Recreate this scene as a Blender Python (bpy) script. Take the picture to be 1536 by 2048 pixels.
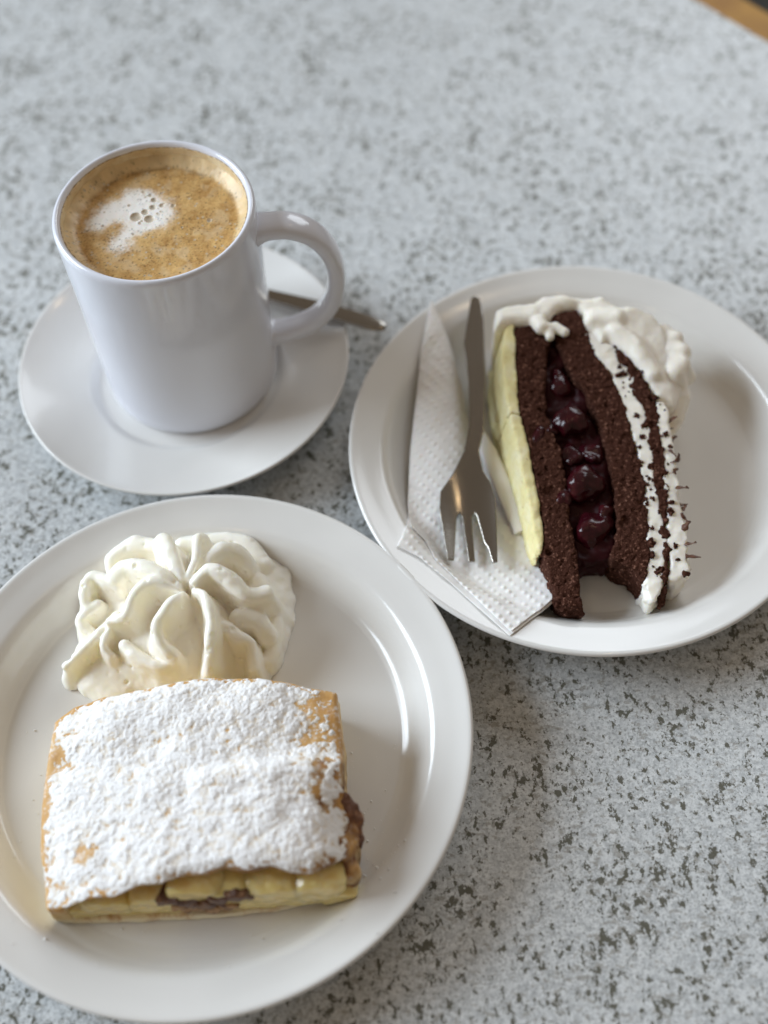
import bpy, math, random
import numpy as np
from mathutils import Vector, Matrix

# ---------------------------------------------------------------- clear
for o in list(bpy.data.objects):
    bpy.data.objects.remove(o, do_unlink=True)
SC = bpy.context.scene
COL = SC.collection

# ---------------------------------------------------------------- camera
PITCH, ROLL, CAM_H = 1.0129, -0.0520, 0.4459
cd = bpy.data.cameras.new('camera')
cam = bpy.data.objects.new('camera', cd)
COL.objects.link(cam)
fw = Vector((0, math.cos(PITCH), -math.sin(PITCH)))
rx, up0 = Vector((1, 0, 0)), Vector((0, math.sin(PITCH), math.cos(PITCH)))
c_, s_ = math.cos(ROLL), math.sin(ROLL)
rt, up = rx * c_ + up0 * s_, rx * -s_ + up0 * c_
cam.matrix_world = Matrix(((rt.x, up.x, -fw.x, 0), (rt.y, up.y, -fw.y, 0), (rt.z, up.z, -fw.z, CAM_H), (0, 0, 0, 1)))
cd.sensor_fit = 'VERTICAL'
cd.sensor_height = 36.0
cd.sensor_width = 27.0
cd.lens = 2379.5 / 2048 * 36
cd.clip_start, cd.clip_end = 0.02, 50
cd.dof.use_dof = True
cd.dof.focus_distance = 0.464
cd.dof.aperture_fstop = 3.7
SC.camera = cam

# ---------------------------------------------------------------- light of the room
w = bpy.data.worlds.new('World')
SC.world = w
w.use_nodes = True
wn, wl = w.node_tree.nodes, w.node_tree.links
bg = wn['Background']
tc = wn.new('ShaderNodeTexCoord')
sx = wn.new('ShaderNodeSeparateXYZ')
wr = wn.new('ShaderNodeValToRGB')
wl.new(tc.outputs['Generated'], sx.inputs[0])
mr = wn.new('ShaderNodeMapRange')
mr.inputs['From Min'].default_value, mr.inputs['From Max'].default_value = -1, 1
wl.new(sx.outputs['Z'], mr.inputs['Value'])
wl.new(mr.outputs[0], wr.inputs[0])
wr.color_ramp.elements[0].position, wr.color_ramp.elements[0].color = 0.40, (0.05, 0.04, 0.035, 1)
wr.color_ramp.elements[1].position, wr.color_ramp.elements[1].color = 0.95, (0.36, 0.30, 0.24, 1)
e = wr.color_ramp.elements.new(0.56); e.color = (0.38, 0.305, 0.235, 1)
wl.new(wr.outputs[0], bg.inputs['Color'])
bg.inputs['Strength'].default_value = 0.50

def area(name, loc, aim, sx_, sy_, power, color):
    l = bpy.data.lights.new(name, 'AREA')
    l.shape, l.size, l.size_y, l.energy, l.color = 'RECTANGLE', sx_, sy_, power, color
    o = bpy.data.objects.new(name, l)
    COL.objects.link(o)
    o.location = loc
    o.rotation_euler = (Vector(aim) - Vector(loc)).to_track_quat('-Z', 'Y').to_euler()
    return o
area('window_light', (-2.7, 0.95, 1.35), (-0.02, 0.22, 0.0), 1.9, 1.6, 128, (0.78, 0.89, 1.0))
area('far_window_light', (1.1, 2.4, 1.5), (0.15, 0.4, 0.0), 1.3, 1.0, 19, (0.86, 0.93, 1.0))
for i, (x, y, z) in enumerate([(-0.5, -0.35, 1.5), (0.35, 0.1, 1.7), (0.5, 0.9, 1.6)]):
    l = bpy.data.lights.new('ceiling_lamp_light', 'POINT')
    l.energy, l.color, l.shadow_soft_size = 1.3, (1.0, 0.74, 0.45), 0.03
    o = bpy.data.objects.new('ceiling_lamp_light', l)
    o.location = (x, y, z)
    COL.objects.link(o)

vs = SC.view_settings
vs.view_transform, vs.look, vs.exposure, vs.gamma = 'Standard', 'None', 0.2, 1.0
vs.use_curve_mapping = False
SC.render.engine = 'CYCLES'
SC.cycles.use_denoising = True
SC.cycles.max_bounces = 8
SC.cycles.sample_clamp_indirect = 6.0
SC.cycles.caustics_reflective = False
SC.cycles.caustics_refractive = False

# ---------------------------------------------------------------- numpy noise, distance fields, surfaces (all in mm)
_rng = np.random.RandomState(7)
_perm = np.concatenate([_rng.permutation(256)] * 3)
_g = _rng.normal(size=(256, 3)); _g /= np.linalg.norm(_g, axis=1)[:, None]
_gx, _gy, _gz = [np.ascontiguousarray(_g[:, i].astype(np.float32)) for i in range(3)]
_perm = _perm.astype(np.int32)

def noise(x, y, z, s=1.0):
    """gradient noise, feature size s, about -0.7..0.7"""
    x, y, z = np.broadcast_arrays(*[(np.asarray(a) / s).astype(np.float32) for a in (x, y, z)])
    xi, yi, zi = np.floor(x).astype(np.int32), np.floor(y).astype(np.int32), np.floor(z).astype(np.int32)
    xf, yf, zf = x - xi, y - yi, z - zi
    u, v, t = (a * a * a * (a * (a * 6 - 15) + 10) for a in (xf, yf, zf))
    xi, yi, zi = xi & 255, yi & 255, zi & 255
    r = 0
    for dx in (0, 1):
        for dy in (0, 1):
            for dz in (0, 1):
                h = _perm[_perm[_perm[xi + dx] + yi + dy] + zi + dz]
                d = _gx[h] * (xf - dx) + _gy[h] * (yf - dy) + _gz[h] * (zf - dz)
                r = r + d * (u if dx else 1 - u) * (v if dy else 1 - v) * (t if dz else 1 - t)
    return r

def fbm(x, y, z, s, n=3, gain=0.5):
    return sum(noise(x + 17.3 * k, y - 9.1 * k, z + 5.7 * k, s / 2 ** k) * gain ** k for k in range(n))

def smax(a, b, k):
    h = np.clip(0.5 - 0.5 * (a - b) / k, 0, 1)
    return a * (1 - h) + b * h + k * h * (1 - h)

def smin(a, b, k):
    return -smax(-a, -b, k)

def sig(x):
    return 1 / (1 + np.exp(-np.clip(x, -40, 40)))

def poly_sd(x, y, P):
    P = np.asarray(P, float)
    d = np.full(x.shape, 1e9); ins = np.zeros(x.shape, bool)
    for i in range(len(P)):
        a, b = P[i], P[i - 1]
        ex, ey = b - a
        wx, wy = x - a[0], y - a[1]
        t = np.clip((wx * ex + wy * ey) / (ex * ex + ey * ey + 1e-12), 0, 1)
        d = np.minimum(d, (wx - ex * t) ** 2 + (wy - ey * t) ** 2)
        c = (a[1] > y) != (b[1] > y)
        xs = a[0] + (y - a[1]) / (ey if abs(ey) > 1e-9 else 1e-9) * ex
        ins ^= c & (x < xs)
    d = np.sqrt(d)
    return np.where(ins, -d, d)

def capsule_chain(X, Y, Z, pts, rad):
    d = np.full(X.shape, 1e9)
    for (a, ra), (b, rb) in zip(zip(pts[:-1], rad[:-1]), zip(pts[1:], rad[1:])):
        e = np.subtract(b, a)
        wx, wy, wz = X - a[0], Y - a[1], Z - a[2]
        t = np.clip((wx * e[0] + wy * e[1] + wz * e[2]) / (e @ e + 1e-9), 0, 1)
        q = np.sqrt((wx - e[0] * t) ** 2 + (wy - e[1] * t) ** 2 + (wz - e[2] * t) ** 2)
        d = np.minimum(d, q - (ra + (rb - ra) * t))
    return d

def ellipsoid(X, Y, Z, c, r):
    q = np.sqrt(((X - c[0]) / r[0]) ** 2 + ((Y - c[1]) / r[1]) ** 2 + ((Z - c[2]) / r[2]) ** 2)
    return (q - 1) * min(r)

def box_grid(lo, hi, h):
    hs = h if isinstance(h, tuple) else (h, h, h)
    ax = [np.arange(a, b + q, q).astype(np.float32) for a, b, q in zip(lo, hi, hs)]
    return np.meshgrid(*ax, indexing='ij')

def roughen(Fv, X, Y, Z, octaves, band=3.0, fn=None):
    """adds noise, evaluated only close to the surface"""
    Fv = np.array(Fv)
    m = np.abs(Fv) < band
    x, y, z = X[m], Y[m], Z[m]
    Fv[m] += sum(a * noise(x, y, z + 3 * s, s) for s, a in octaves)
    if fn is not None: Fv[m] += fn(x, y, z)
    return Fv

def surface(F, X, Y, Z):
    """naive surface nets -> vertices (mm), quads"""
    n = F.shape
    I = F < 0
    S = lambda A, i, j, k: A[i:n[0] - 1 + i, j:n[1] - 1 + j, k:n[2] - 1 + k]
    cnt = sum(S(I, i, j, k).astype(np.int8) for i in (0, 1) for j in (0, 1) for k in (0, 1))
    act = np.argwhere((cnt > 0) & (cnt < 8))
    idx = -np.ones(tuple(v - 1 for v in n), int)
    idx[tuple(act.T)] = np.arange(len(act))
    acc = np.zeros((len(act), 3)); num = np.zeros(len(act))
    for ax in range(3):
        for p in (0, 1):
            for q in (0, 1):
                o0 = [0, 0, 0]; o1 = [0, 0, 0]
                oth = [a for a in range(3) if a != ax]
                o0[oth[0]] = o1[oth[0]] = p; o0[oth[1]] = o1[oth[1]] = q; o1[ax] = 1
                f0 = F[tuple((act + o0).T)]; f1 = F[tuple((act + o1).T)]
                m = (f0 < 0) != (f1 < 0)
                t = np.where(m, f0 / np.where(m, f0 - f1, 1), 0)
                pos = np.array(o0, float)[None] + t[:, None] * (np.array(o1) - np.array(o0))[None]
                acc[m] += pos[m]; num[m] += 1
    v = act + acc / num[:, None]
    h = np.array([X[1, 0, 0] - X[0, 0, 0], Y[0, 1, 0] - Y[0, 0, 0], Z[0, 0, 1] - Z[0, 0, 0]])
    V = v * h + np.array([X[0, 0, 0], Y[0, 0, 0], Z[0, 0, 0]])
    quads = []
    for ax in range(3):
        a, b = (ax + 1) % 3, (ax + 2) % 3
        sl0 = [slice(None)] * 3; sl1 = [slice(None)] * 3
        sl0[ax] = slice(0, -1); sl1[ax] = slice(1, None)
        e = np.argwhere(I[tuple(sl0)] != I[tuple(sl1)])
        e = e[(e[:, a] > 0) & (e[:, b] > 0) & (e[:, a] < n[a] - 1) & (e[:, b] < n[b] - 1)]
        da = np.zeros(3, int); da[a] = 1
        db = np.zeros(3, int); db[b] = 1
        q = np.stack([idx[tuple((e - da - db).T)], idx[tuple((e - db).T)], idx[tuple(e.T)], idx[tuple((e - da).T)]], 1)
        flip = ~I[tuple(e.T)]
        q[flip] = q[flip][:, ::-1]
        quads.append(q)
    return V, np.concatenate(quads)

# ---------------------------------------------------------------- objects
def tag(o, label=None, cat=None, group=None, kind=None):
    for k, v in (('label', label), ('category', cat), ('group', group), ('kind', kind)):
        if v: o[k] = v
    return o

def thing(name, base, label, cat, group=None):
    o = bpy.data.objects.new(name, None)
    o.empty_display_size = 0.01
    o.location = [b * 0.001 for b in base]
    COL.objects.link(o)
    return tag(o, label, cat, group)

def mesh(name, V, F, m, parent=None, base=None, col=None, smooth=True):
    """V in world mm. Vertices are stored relative to the thing's base."""
    V = np.asarray(V, float)
    root = parent
    while root is not None and root.parent is not None:
        root = root.parent
    off = np.array(root.location) * 1000 if root is not None else np.asarray(base if base is not None else (0, 0, 0), float)
    me = bpy.data.meshes.new(name)
    W = ((V - off) * 0.001)
    if isinstance(F, np.ndarray):
        k = F.shape[1]
        me.vertices.add(len(W)); me.vertices.foreach_set('co', W.ravel())
        me.loops.add(F.size); me.loops.foreach_set('vertex_index', F.ravel().astype(np.int32))
        me.polygons.add(len(F))
        me.polygons.foreach_set('loop_start', np.arange(0, F.size, k, dtype=np.int32))
        me.update(calc_edges=True)
        me.validate()
    else:
        me.from_pydata([tuple(v) for v in W], [], F)
        me.update()
    if smooth:
        me.polygons.foreach_set('use_smooth', np.ones(len(me.polygons), bool))
    if col is not None and len(me.vertices) == len(col):
        at = me.color_attributes.new('Col', 'FLOAT_COLOR', 'POINT')
        c4 = np.ones((len(col), 4), np.float32); c4[:, :3] = col
        at.data.foreach_set('color', c4.ravel())
    me.materials.append(m)
    o = bpy.data.objects.new(name, me)
    COL.objects.link(o)
    if parent is not None:
        o.parent = parent
        if parent.parent is not None or parent.type == 'MESH':
            # parent mesh of a single-mesh root carries the location already
            pass
    else:
        o.location = off * 0.001
    return o

def catmull(P, n):
    P = np.asarray(P, float); out = []
    for i in range(len(P) - 1):
        p0, p1, p2, p3 = P[max(i - 1, 0)], P[i], P[i + 1], P[min(i + 2, len(P) - 1)]
        for t in np.linspace(0, 1, n, endpoint=False):
            out.append(0.5 * (2 * p1 + (p2 - p0) * t + (2 * p0 - 5 * p1 + 4 * p2 - p3) * t * t + (3 * p1 - p0 - 3 * p2 + p3) * t ** 3))
    out.append(P[-1])
    return np.array(out)

def lathe(prof, c, seg=192, close=False):
    prof = np.asarray(prof, float)
    a = np.linspace(0, 2 * math.pi, seg, endpoint=False)
    V = np.stack([c[0] + prof[:, None, 0] * np.cos(a), c[1] + prof[:, None, 0] * np.sin(a), c[2] + prof[:, None, 1] + 0 * a], -1).reshape(-1, 3)
    F = []
    n = len(prof)
    for i in range(n if close else n - 1):
        j = (i + 1) % n
        k = np.arange(seg); k2 = (k + 1) % seg
        F.append(np.stack([i * seg + k, i * seg + k2, j * seg + k2, j * seg + k], 1))
    return V, np.concatenate(F)

def split(V, F, which):
    """cut one surface into patches by a face function -> {key: (V, F)}"""
    c = V[F].mean(1)
    k = which(c)
    out = {}
    for key in np.unique(k):
        f = F[k == key]
        u, inv = np.unique(f, return_inverse=True)
        out[key] = (V[u], inv.reshape(f.shape))
    return out

# ---------------------------------------------------------------- materials
def mat(name, base=(0.8, 0.8, 0.8), rough=0.5, metal=0.0, sss=0.0, sss_r=(1, 0.6, 0.4), sss_s=0.003, coat=0.0, spec=0.5,
        attr=False, bump=None, vary=None, trans=0.0):
    """bump: list of (scale per m, strength, distance m); vary: list of (scale, lo, hi, colour, detail)"""
    m = bpy.data.materials.new(name); m.use_nodes = True
    n, l = m.node_tree.nodes, m.node_tree.links
    b = n['Principled BSDF']
    b.inputs['Roughness'].default_value = rough
    b.inputs['Metallic'].default_value = metal
    b.inputs['Specular IOR Level'].default_value = spec
    b.inputs['Coat Weight'].default_value = coat
    b.inputs['Coat Roughness'].default_value = 0.06
    if sss:
        b.inputs['Subsurface Weight'].default_value = sss
        b.inputs['Subsurface Radius'].default_value = sss_r
        b.inputs['Subsurface Scale'].default_value = sss_s
    t = n.new('ShaderNodeTexCoord')
    src = None
    if attr:
        a = n.new('ShaderNodeVertexColor'); a.layer_name = 'Col'
        src = a.outputs['Color']
    else:
        r = n.new('ShaderNodeRGB'); r.outputs[0].default_value = (*base, 1)
        src = r.outputs[0]
    for (sc, lo, hi, colr, det) in (vary or []):
        tx = n.new('ShaderNodeTexNoise')
        tx.inputs['Scale'].default_value = sc; tx.inputs['Detail'].default_value = det
        tx.inputs['Roughness'].default_value = 0.62
        l.new(t.outputs['Object'], tx.inputs['Vector'])
        g = n.new('ShaderNodeMapRange'); g.clamp = True
        g.inputs['From Min'].default_value = lo; g.inputs['From Max'].default_value = hi
        l.new(tx.outputs['Fac'], g.inputs['Value'])
        x = n.new('ShaderNodeMix'); x.data_type = 'RGBA'
        l.new(g.outputs[0], x.inputs[0]); l.new(src, x.inputs[6])
        x.inputs[7].default_value = (*colr, 1)
        src = x.outputs[2]
    l.new(src, b.inputs['Base Color'])
    prev = None
    for (sc, st, di) in (bump or []):
        tx = n.new('ShaderNodeTexNoise')
        tx.inputs['Scale'].default_value = sc; tx.inputs['Detail'].default_value = 4
        l.new(t.outputs['Object'], tx.inputs['Vector'])
        bm = n.new('ShaderNodeBump')
        bm.inputs['Strength'].default_value = st; bm.inputs['Distance'].default_value = di
        l.new(tx.outputs['Fac'], bm.inputs['Height'])
        if prev: l.new(prev, bm.inputs['Normal'])
        prev = bm.outputs[0]
    if prev: l.new(prev, b.inputs['Normal'])
    return m

M = {}
M['porcelain'] = mat('porcelain', (0.745, 0.735, 0.71), 0.17, coat=0.15, vary=[(14, 0.45, 0.75, (0.70, 0.69, 0.665), 3)], bump=[(25, 0.05, 0.002)])
M['mug_glaze'] = mat('mug_glaze', (0.74, 0.76, 0.83), 0.12, coat=0.2, bump=[(30, 0.05, 0.002)])
M['steel'] = mat('steel', (0.36, 0.335, 0.30), 0.19, metal=1.0, bump=[(900, 0.05, 0.0002)])
M['napkin'] = mat('napkin_paper', (0.90, 0.88, 0.86), 0.85, sss=0.15, sss_s=0.001, bump=[(2500, 0.25, 0.0003)])
M['cream'] = mat('whipped_cream', (0.985, 0.925, 0.81), 0.45, sss=0.6, sss_r=(1, 0.9, 0.65), sss_s=0.005, bump=[(500, 0.10, 0.0006)])
M['cake_cream'] = mat('cake_cream', (0.955, 0.90, 0.805), 0.5, sss=0.45, sss_r=(1, 0.85, 0.55), sss_s=0.003, bump=[(350, 0.25, 0.001)])
M['sponge'] = mat('chocolate_sponge', (0.245, 0.118, 0.082), 0.95, spec=0.08, bump=[(650, 1.0, 0.0016), (1500, 0.8, 0.0006)],
                  vary=[(650, 0.52, 0.72, (0.33, 0.175, 0.125), 4), (700, 0.32, 0.44, (0.06, 0.023, 0.015), 4)])
M['base'] = mat('yellow_base', (0.78, 0.70, 0.36), 0.8, spec=0.2, sss=0.2, sss_s=0.002, bump=[(500, 0.5, 0.0006)],
                vary=[(130, 0.5, 0.66, (0.83, 0.77, 0.50), 5), (350, 0.66, 0.74, (0.35, 0.2, 0.06), 4), (260, 0.60, 0.75, (0.70, 0.58, 0.26), 5)])
M['jelly'] = mat('cherry_jelly', (0.028, 0.003, 0.005), 0.45, spec=0.15, bump=[(150, 0.15, 0.0006)])
M['cherry'] = mat('cherry', (0.026, 0.0025, 0.005), 0.20, spec=0.4, bump=[(260, 0.25, 0.0008)], vary=[(200, 0.4, 0.7, (0.052, 0.006, 0.009), 3)])
M['shaving'] = mat('chocolate_shaving', (0.12, 0.050, 0.028), 0.45, bump=[(800, 0.4, 0.0004)])
M['grain'] = mat('sugar_grain', (0.85, 0.845, 0.84), 0.9)
M['sugar'] = mat('powdered_sugar', attr=True, rough=0.95, spec=0.1, sss=0.5, sss_r=(1, 1, 1), sss_s=0.002, bump=[(1300, 0.55, 0.0005)])
M['crust'] = mat('baked_pastry', attr=True, rough=0.6, spec=0.3, bump=[(350, 0.5, 0.0008), (1200, 0.3, 0.0003)], vary=[(220, 0.5, 0.75, (0.50, 0.25, 0.075), 5)])
M['pale'] = mat('pale_pastry', (0.76, 0.62, 0.36), 0.7, sss=0.3, sss_s=0.002, bump=[(400, 0.5, 0.0008)], vary=[(200, 0.5, 0.7, (0.62, 0.40, 0.16), 4)])
M['brown'] = mat('browned_pastry', (0.13, 0.05, 0.022), 0.6, bump=[(500, 0.9, 0.0012)], vary=[(180, 0.5, 0.7, (0.32, 0.14, 0.05), 4)])
M['apple'] = mat('baked_apple', (0.85, 0.68, 0.28), 0.25, coat=0.3, sss=0.6, sss_r=(1, 0.8, 0.3), sss_s=0.005, bump=[(250, 0.3, 0.001)], vary=[(120, 0.5, 0.7, (0.90, 0.79, 0.46), 3)])
M['raisin'] = mat('raisin', (0.11, 0.045, 0.026), 0.35, coat=0.2, bump=[(500, 0.8, 0.001)], vary=[(300, 0.5, 0.62, (0.22, 0.11, 0.05), 4)])
M['nut'] = mat('walnut', (0.42, 0.25, 0.12), 0.5, bump=[(400, 0.8, 0.001)], vary=[(250, 0.5, 0.6, (0.14, 0.06, 0.03), 4)])
M['foam'] = mat('milk_foam', attr=True, rough=0.4, spec=0.4, sss=0.25, sss_s=0.001)
M['coffee_film'] = mat('coffee_film', (0.06, 0.025, 0.01), 0.3)
M['wood'] = mat('varnished_beech', (0.44, 0.24, 0.065), 0.6, spec=0.2, vary=[(40, 0.4, 0.7, (0.30, 0.15, 0.05), 5)])
M['floor'] = mat('dark_floor', (0.02, 0.018, 0.016), 0.6, vary=[(8, 0.4, 0.7, (0.03, 0.026, 0.022), 4)])
M['core'] = mat('chipboard', (0.3, 0.22, 0.14), 0.8, vary=[(300, 0.45, 0.6, (0.2, 0.14, 0.08), 4)])

def laminate():
    m = bpy.data.materials.new('speckled_laminate'); m.use_nodes = True
    n, l = m.node_tree.nodes, m.node_tree.links
    b = n['Principled BSDF']
    t = n.new('ShaderNodeTexCoord')
    def nz(scale, detail, rough, dist=0.0, off=(0, 0, 0), stretch=(1, 1, 1)):
        mp = n.new('ShaderNodeMapping'); mp.inputs['Location'].default_value = off; mp.inputs['Scale'].default_value = stretch
        l.new(t.outputs['Object'], mp.inputs['Vector'])
        x = n.new('ShaderNodeTexNoise')
        x.inputs['Scale'].default_value = scale; x.inputs['Detail'].default_value = detail
        x.inputs['Roughness'].default_value = rough; x.inputs['Distortion'].default_value = dist
        l.new(mp.outputs[0], x.inputs['Vector'])
        return x.outputs['Fac']
    def rng(v, lo, hi, a=0.0, c=1.0):
        g = n.new('ShaderNodeMapRange'); g.clamp = True
        for k, q in zip(('From Min', 'From Max', 'To Min', 'To Max'), (lo, hi, a, c)):
            g.inputs[k].default_value = q
        l.new(v, g.inputs['Value']); return g.outputs[0]
    def math_(op, a, c):
        x = n.new('ShaderNodeMath'); x.operation = op
        for i, q in enumerate((a, c)):
            if isinstance(q, (int, float)): x.inputs[i].default_value = q
            else: l.new(q, x.inputs[i])
        return x.outputs[0]
    def mix(f, a, c):
        x = n.new('ShaderNodeMix'); x.data_type = 'RGBA'
        l.new(f, x.inputs[0])
        for i, q in ((6, a), (7, c)):
            if isinstance(q, tuple): x.inputs[i].default_value = (*q, 1)
            else: l.new(q, x.inputs[i])
        return x.outputs[2]
    cl = nz(60, 3, 0.5)                                             # where flecks crowd together
    frz = math_('MULTIPLY', math_('SUBTRACT', nz(1900, 2, 0.6, 0, (4, 4, 0)), 0.5), 0.16)   # ragged, grainy fleck edges
    base = mix(rng(nz(330, 5, 0.72, 0.1, (3, 1, 0)), 0.42, 0.62), (0.69, 0.71, 0.715), (0.48, 0.50, 0.51))
    base = mix(rng(nz(70, 3, 0.6, 0, (6, 1, 0)), 0.45, 0.75, 0, 0.35), base, (0.50, 0.53, 0.55))
    base = mix(rng(nz(820, 3, 0.75, 0, (1, 5, 0)), 0.50, 0.66, 0, 0.85), base, (0.26, 0.275, 0.275))
    base = mix(rng(nz(760, 2, 0.6, 0, (9, 5, 0)), 0.56, 0.68, 0, 0.7), base, (0.76, 0.785, 0.80))
    mid = math_('ADD', math_('ADD', nz(250, 5, 0.62, 0.15, (7, 2, 0), (1, 1.5, 1)), math_('MULTIPLY', cl, 0.20)), math_('MULTIPLY', frz, 1.3))
    base = mix(rng(mid, 0.655, 0.73, 0, 0.7), base, (0.29, 0.275, 0.245))
    dk = math_('ADD', math_('ADD', nz(285, 4, 0.62, 0.12, (2, 8, 0), (1.35, 1, 1)), math_('MULTIPLY', cl, 0.24)), frz)
    base = mix(rng(dk, 0.685, 0.73, 0, 0.93), base, (0.09, 0.087, 0.062))
    l.new(base, b.inputs['Base Color'])
    b.inputs['Roughness'].default_value = 0.38
    b.inputs['Specular IOR Level'].default_value = 0.45
    bm = n.new('ShaderNodeBump'); bm.inputs['Strength'].default_value = 0.12; bm.inputs['Distance'].default_value = 0.0004
    l.new(nz(900, 3, 0.6), bm.inputs['Height']); l.new(bm.outputs[0], b.inputs['Normal'])
    return m
M['laminate'] = laminate()

# ---------------------------------------------------------------- floor and table
def box_mesh(lo, hi, fr=None):
    V = np.array([(x, y, z) for x in (lo[0], hi[0]) for y in (lo[1], hi[1]) for z in (lo[2], hi[2])], float)
    F = [(0, 1, 3, 2), (4, 6, 7, 5), (0, 4, 5, 1), (2, 3, 7, 6), (0, 2, 6, 4), (1, 5, 7, 3)]
    if fr is not None: V = fr(V)
    return V, F

V, F = box_mesh((-3000, -3000, -780), (3000, 3000, -760))
tag(mesh('floor', V, F, M['floor'], smooth=False, base=(0, 0, -780)), kind='structure')
UD, VD = np.array([0.63, -0.7766]), np.array([0.7766, 0.63])
def table_frame(P):
    xy = P[:, :1] * UD + P[:, 1:2] * VD
    return np.concatenate([xy, P[:, 2:]], 1)
tb = thing('cafe_table', (*(-200 * UD + 150 * VD), -760), 'pale grey speckled laminate table top with a light wood edge', 'table')
V, F = box_mesh((-760, -260, -26), (360, 551, 0), table_frame)
mesh('table_top', V, F, M['laminate'], tb, smooth=False)
def edge_strip(u0, u1, v0, v1):
    return box_mesh((u0, v0, -30), (u1, v1, -0.4), table_frame)
for r in ((-783, 383, 551.2, 574), (-783, 383, -283, -260.2), (-783, -760.2, -260, 551), (360.2, 383, -260, 551)):
    V, F = edge_strip(*r)
    o = mesh('edge_strip', V, F, M['wood'], tb, smooth=False)
    bv = o.modifiers.new('bevel', 'BEVEL'); bv.width = 0.002; bv.segments = 3
for u in (-700, 300):
    for v in (-200, 490):
        V, F = box_mesh((u - 22, v - 22, -760), (u + 22, v + 22, -30), table_frame)
        mesh('leg', V, F, M['wood'], tb, smooth=False)

# ---------------------------------------------------------------- crockery
PR = np.array([0, 60, 74, 77.5, 80.5, 83.5, 86, 88.5, 92, 97, 101.2])
PZ = np.array([7, 7, 7.1, 7.8, 9.8, 13.2, 16.6, 18.8, 20.0, 21.3, 22.6])
def plate_z(r):
    return np.interp(r, PR, PZ)
def make_plate(c, label, R=1.0):
    top = catmull(np.stack([PR[1:], PZ[1:]], 1), 6)
    prof = [(0.01, 7.0), (20, 7.0), (45, 7.0)] + [tuple(p) for p in top] + [(102.3, 22.9), (103.2, 22.6), (103.5, 21.8), (103.2, 21.0), (102, 20.3),
            (97, 18.6), (91, 17.0), (87, 14.6), (83, 9.5), (78, 4.6), (72, 3.0), (66, 2.6), (65, 0.2), (61, 0.2), (60, 2.4), (30, 2.6), (0.01, 2.6)]
    prof = np.array(prof); prof[:, 0] *= R
    V, F = lathe(prof, (c[0], c[1], 0.15), 224)
    o = mesh('dessert_plate', V, F[:, ::-1], M['porcelain'], base=(c[0], c[1], 0))
    return tag(o, label, 'plate')
SP = (-75.1, 172.7)
CP = (88.5, 295.3)
make_plate(SP, 'white porcelain plate under the sugar dusted strudel and whipped cream', 1.012)
make_plate(CP, 'white porcelain plate holding the cherry cake, napkin and fork', 0.99)
def strudel_plate_z(x, y): return plate_z(np.hypot(x - SP[0], y - SP[1]) / 1.012) + 0.15
def cake_plate_z(x, y): return plate_z(np.hypot(x - CP[0], y - CP[1]) / 0.99) + 0.15

SA = (-88.6, 356.5)
SR = np.array([0, 38, 41.5, 43.5, 46, 50, 56, 64, 71, 75.0]); SZ = np.array([6.4, 6.4, 6.6, 7.8, 9.4, 10.6, 12.2, 14.8, 17.4, 19.2])
prof = [(0.01, 6.4), (20, 6.4)] + [tuple(p) for p in catmull(np.stack([SR[1:], SZ[1:]], 1), 6)] + [(75.8, 19.5), (76.3, 19.0), (76.3, 18.2), (75.4, 17.4),
        (70, 14.6), (62, 11.2), (52, 7.2), (44, 4.0), (36, 2.6), (35, 0.2), (31, 0.2), (30, 2.4), (10, 2.6), (0.01, 2.6)]
V, F = lathe(prof, (*SA, 0.15), 192)
tag(mesh('saucer', V, F[:, ::-1], M['porcelain'], base=(*SA, 0)), 'round white saucer under the coffee mug', 'saucer')

# mug
MC = (-86.1, 360.0)
mug = thing('coffee_mug', (*MC, 6.7), 'straight white porcelain mug with a round handle, filled with milky coffee', 'mug')
out = catmull([(0.01, 9.0), (30, 9.0), (34.5, 8.2), (35.2, 6.75), (37.0, 6.75), (38.6, 7.6), (39.5, 9.6), (39.9, 14), (40.0, 30), (40.3, 60), (40.7, 90), (40.9, 103),
               (40.9, 106), (40.5, 107.4), (39.6, 108.1), (38.6, 107.8), (37.9, 106.6), (37.7, 104), (37.6, 90), (37.2, 40), (36.5, 17), (33, 13.5), (20, 13), (0.01, 13)], 5)
V, F = lathe(out, (*MC, 0), 192)
body = mesh('body', V, F, M['mug_glaze'], mug)
path = catmull([(38.5, 93.5), (45, 95.0), (54, 94.5), (63, 89.0), (69.2, 78), (71.0, 64), (68.0, 49), (60, 37.5), (50, 32.0), (43, 30.0), (38.8, 29.2)], 8)
tan = np.gradient(path, axis=0); tan /= np.linalg.norm(tan, axis=1)[:, None]
nrm = np.stack([-tan[:, 1], tan[:, 0]], 1)
V = []; ns = 28; npth = len(path)
for i, (p, q) in enumerate(zip(path, nrm)):
    s = i / (npth - 1)
    fl = 1 + 0.45 * math.exp(-(s / 0.06) ** 2) + 0.5 * math.exp(-((1 - s) / 0.07) ** 2)
    ht, wd = 3.9 * fl, (6.9 - 1.3 * s) * (0.6 + 0.4 * fl)
    for a in np.linspace(0, 2 * math.pi, ns, endpoint=False):
        ca, sa = math.cos(a), math.sin(a)
        ca, sa = abs(ca) ** 0.8 * np.sign(ca), abs(sa) ** 0.8 * np.sign(sa)
        rr = p + q * ht * sa
        V.append((MC[0] + rr[0], MC[1] + wd * ca, rr[1]))
F = [(i * ns + k, i * ns + (k + 1) % ns, (i + 1) * ns + (k + 1) % ns, (i + 1) * ns + k) for i in range(npth - 1) for k in range(ns)]
mesh('handle', V, np.array(F)[:, ::-1], M['mug_glaze'], mug)

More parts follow.
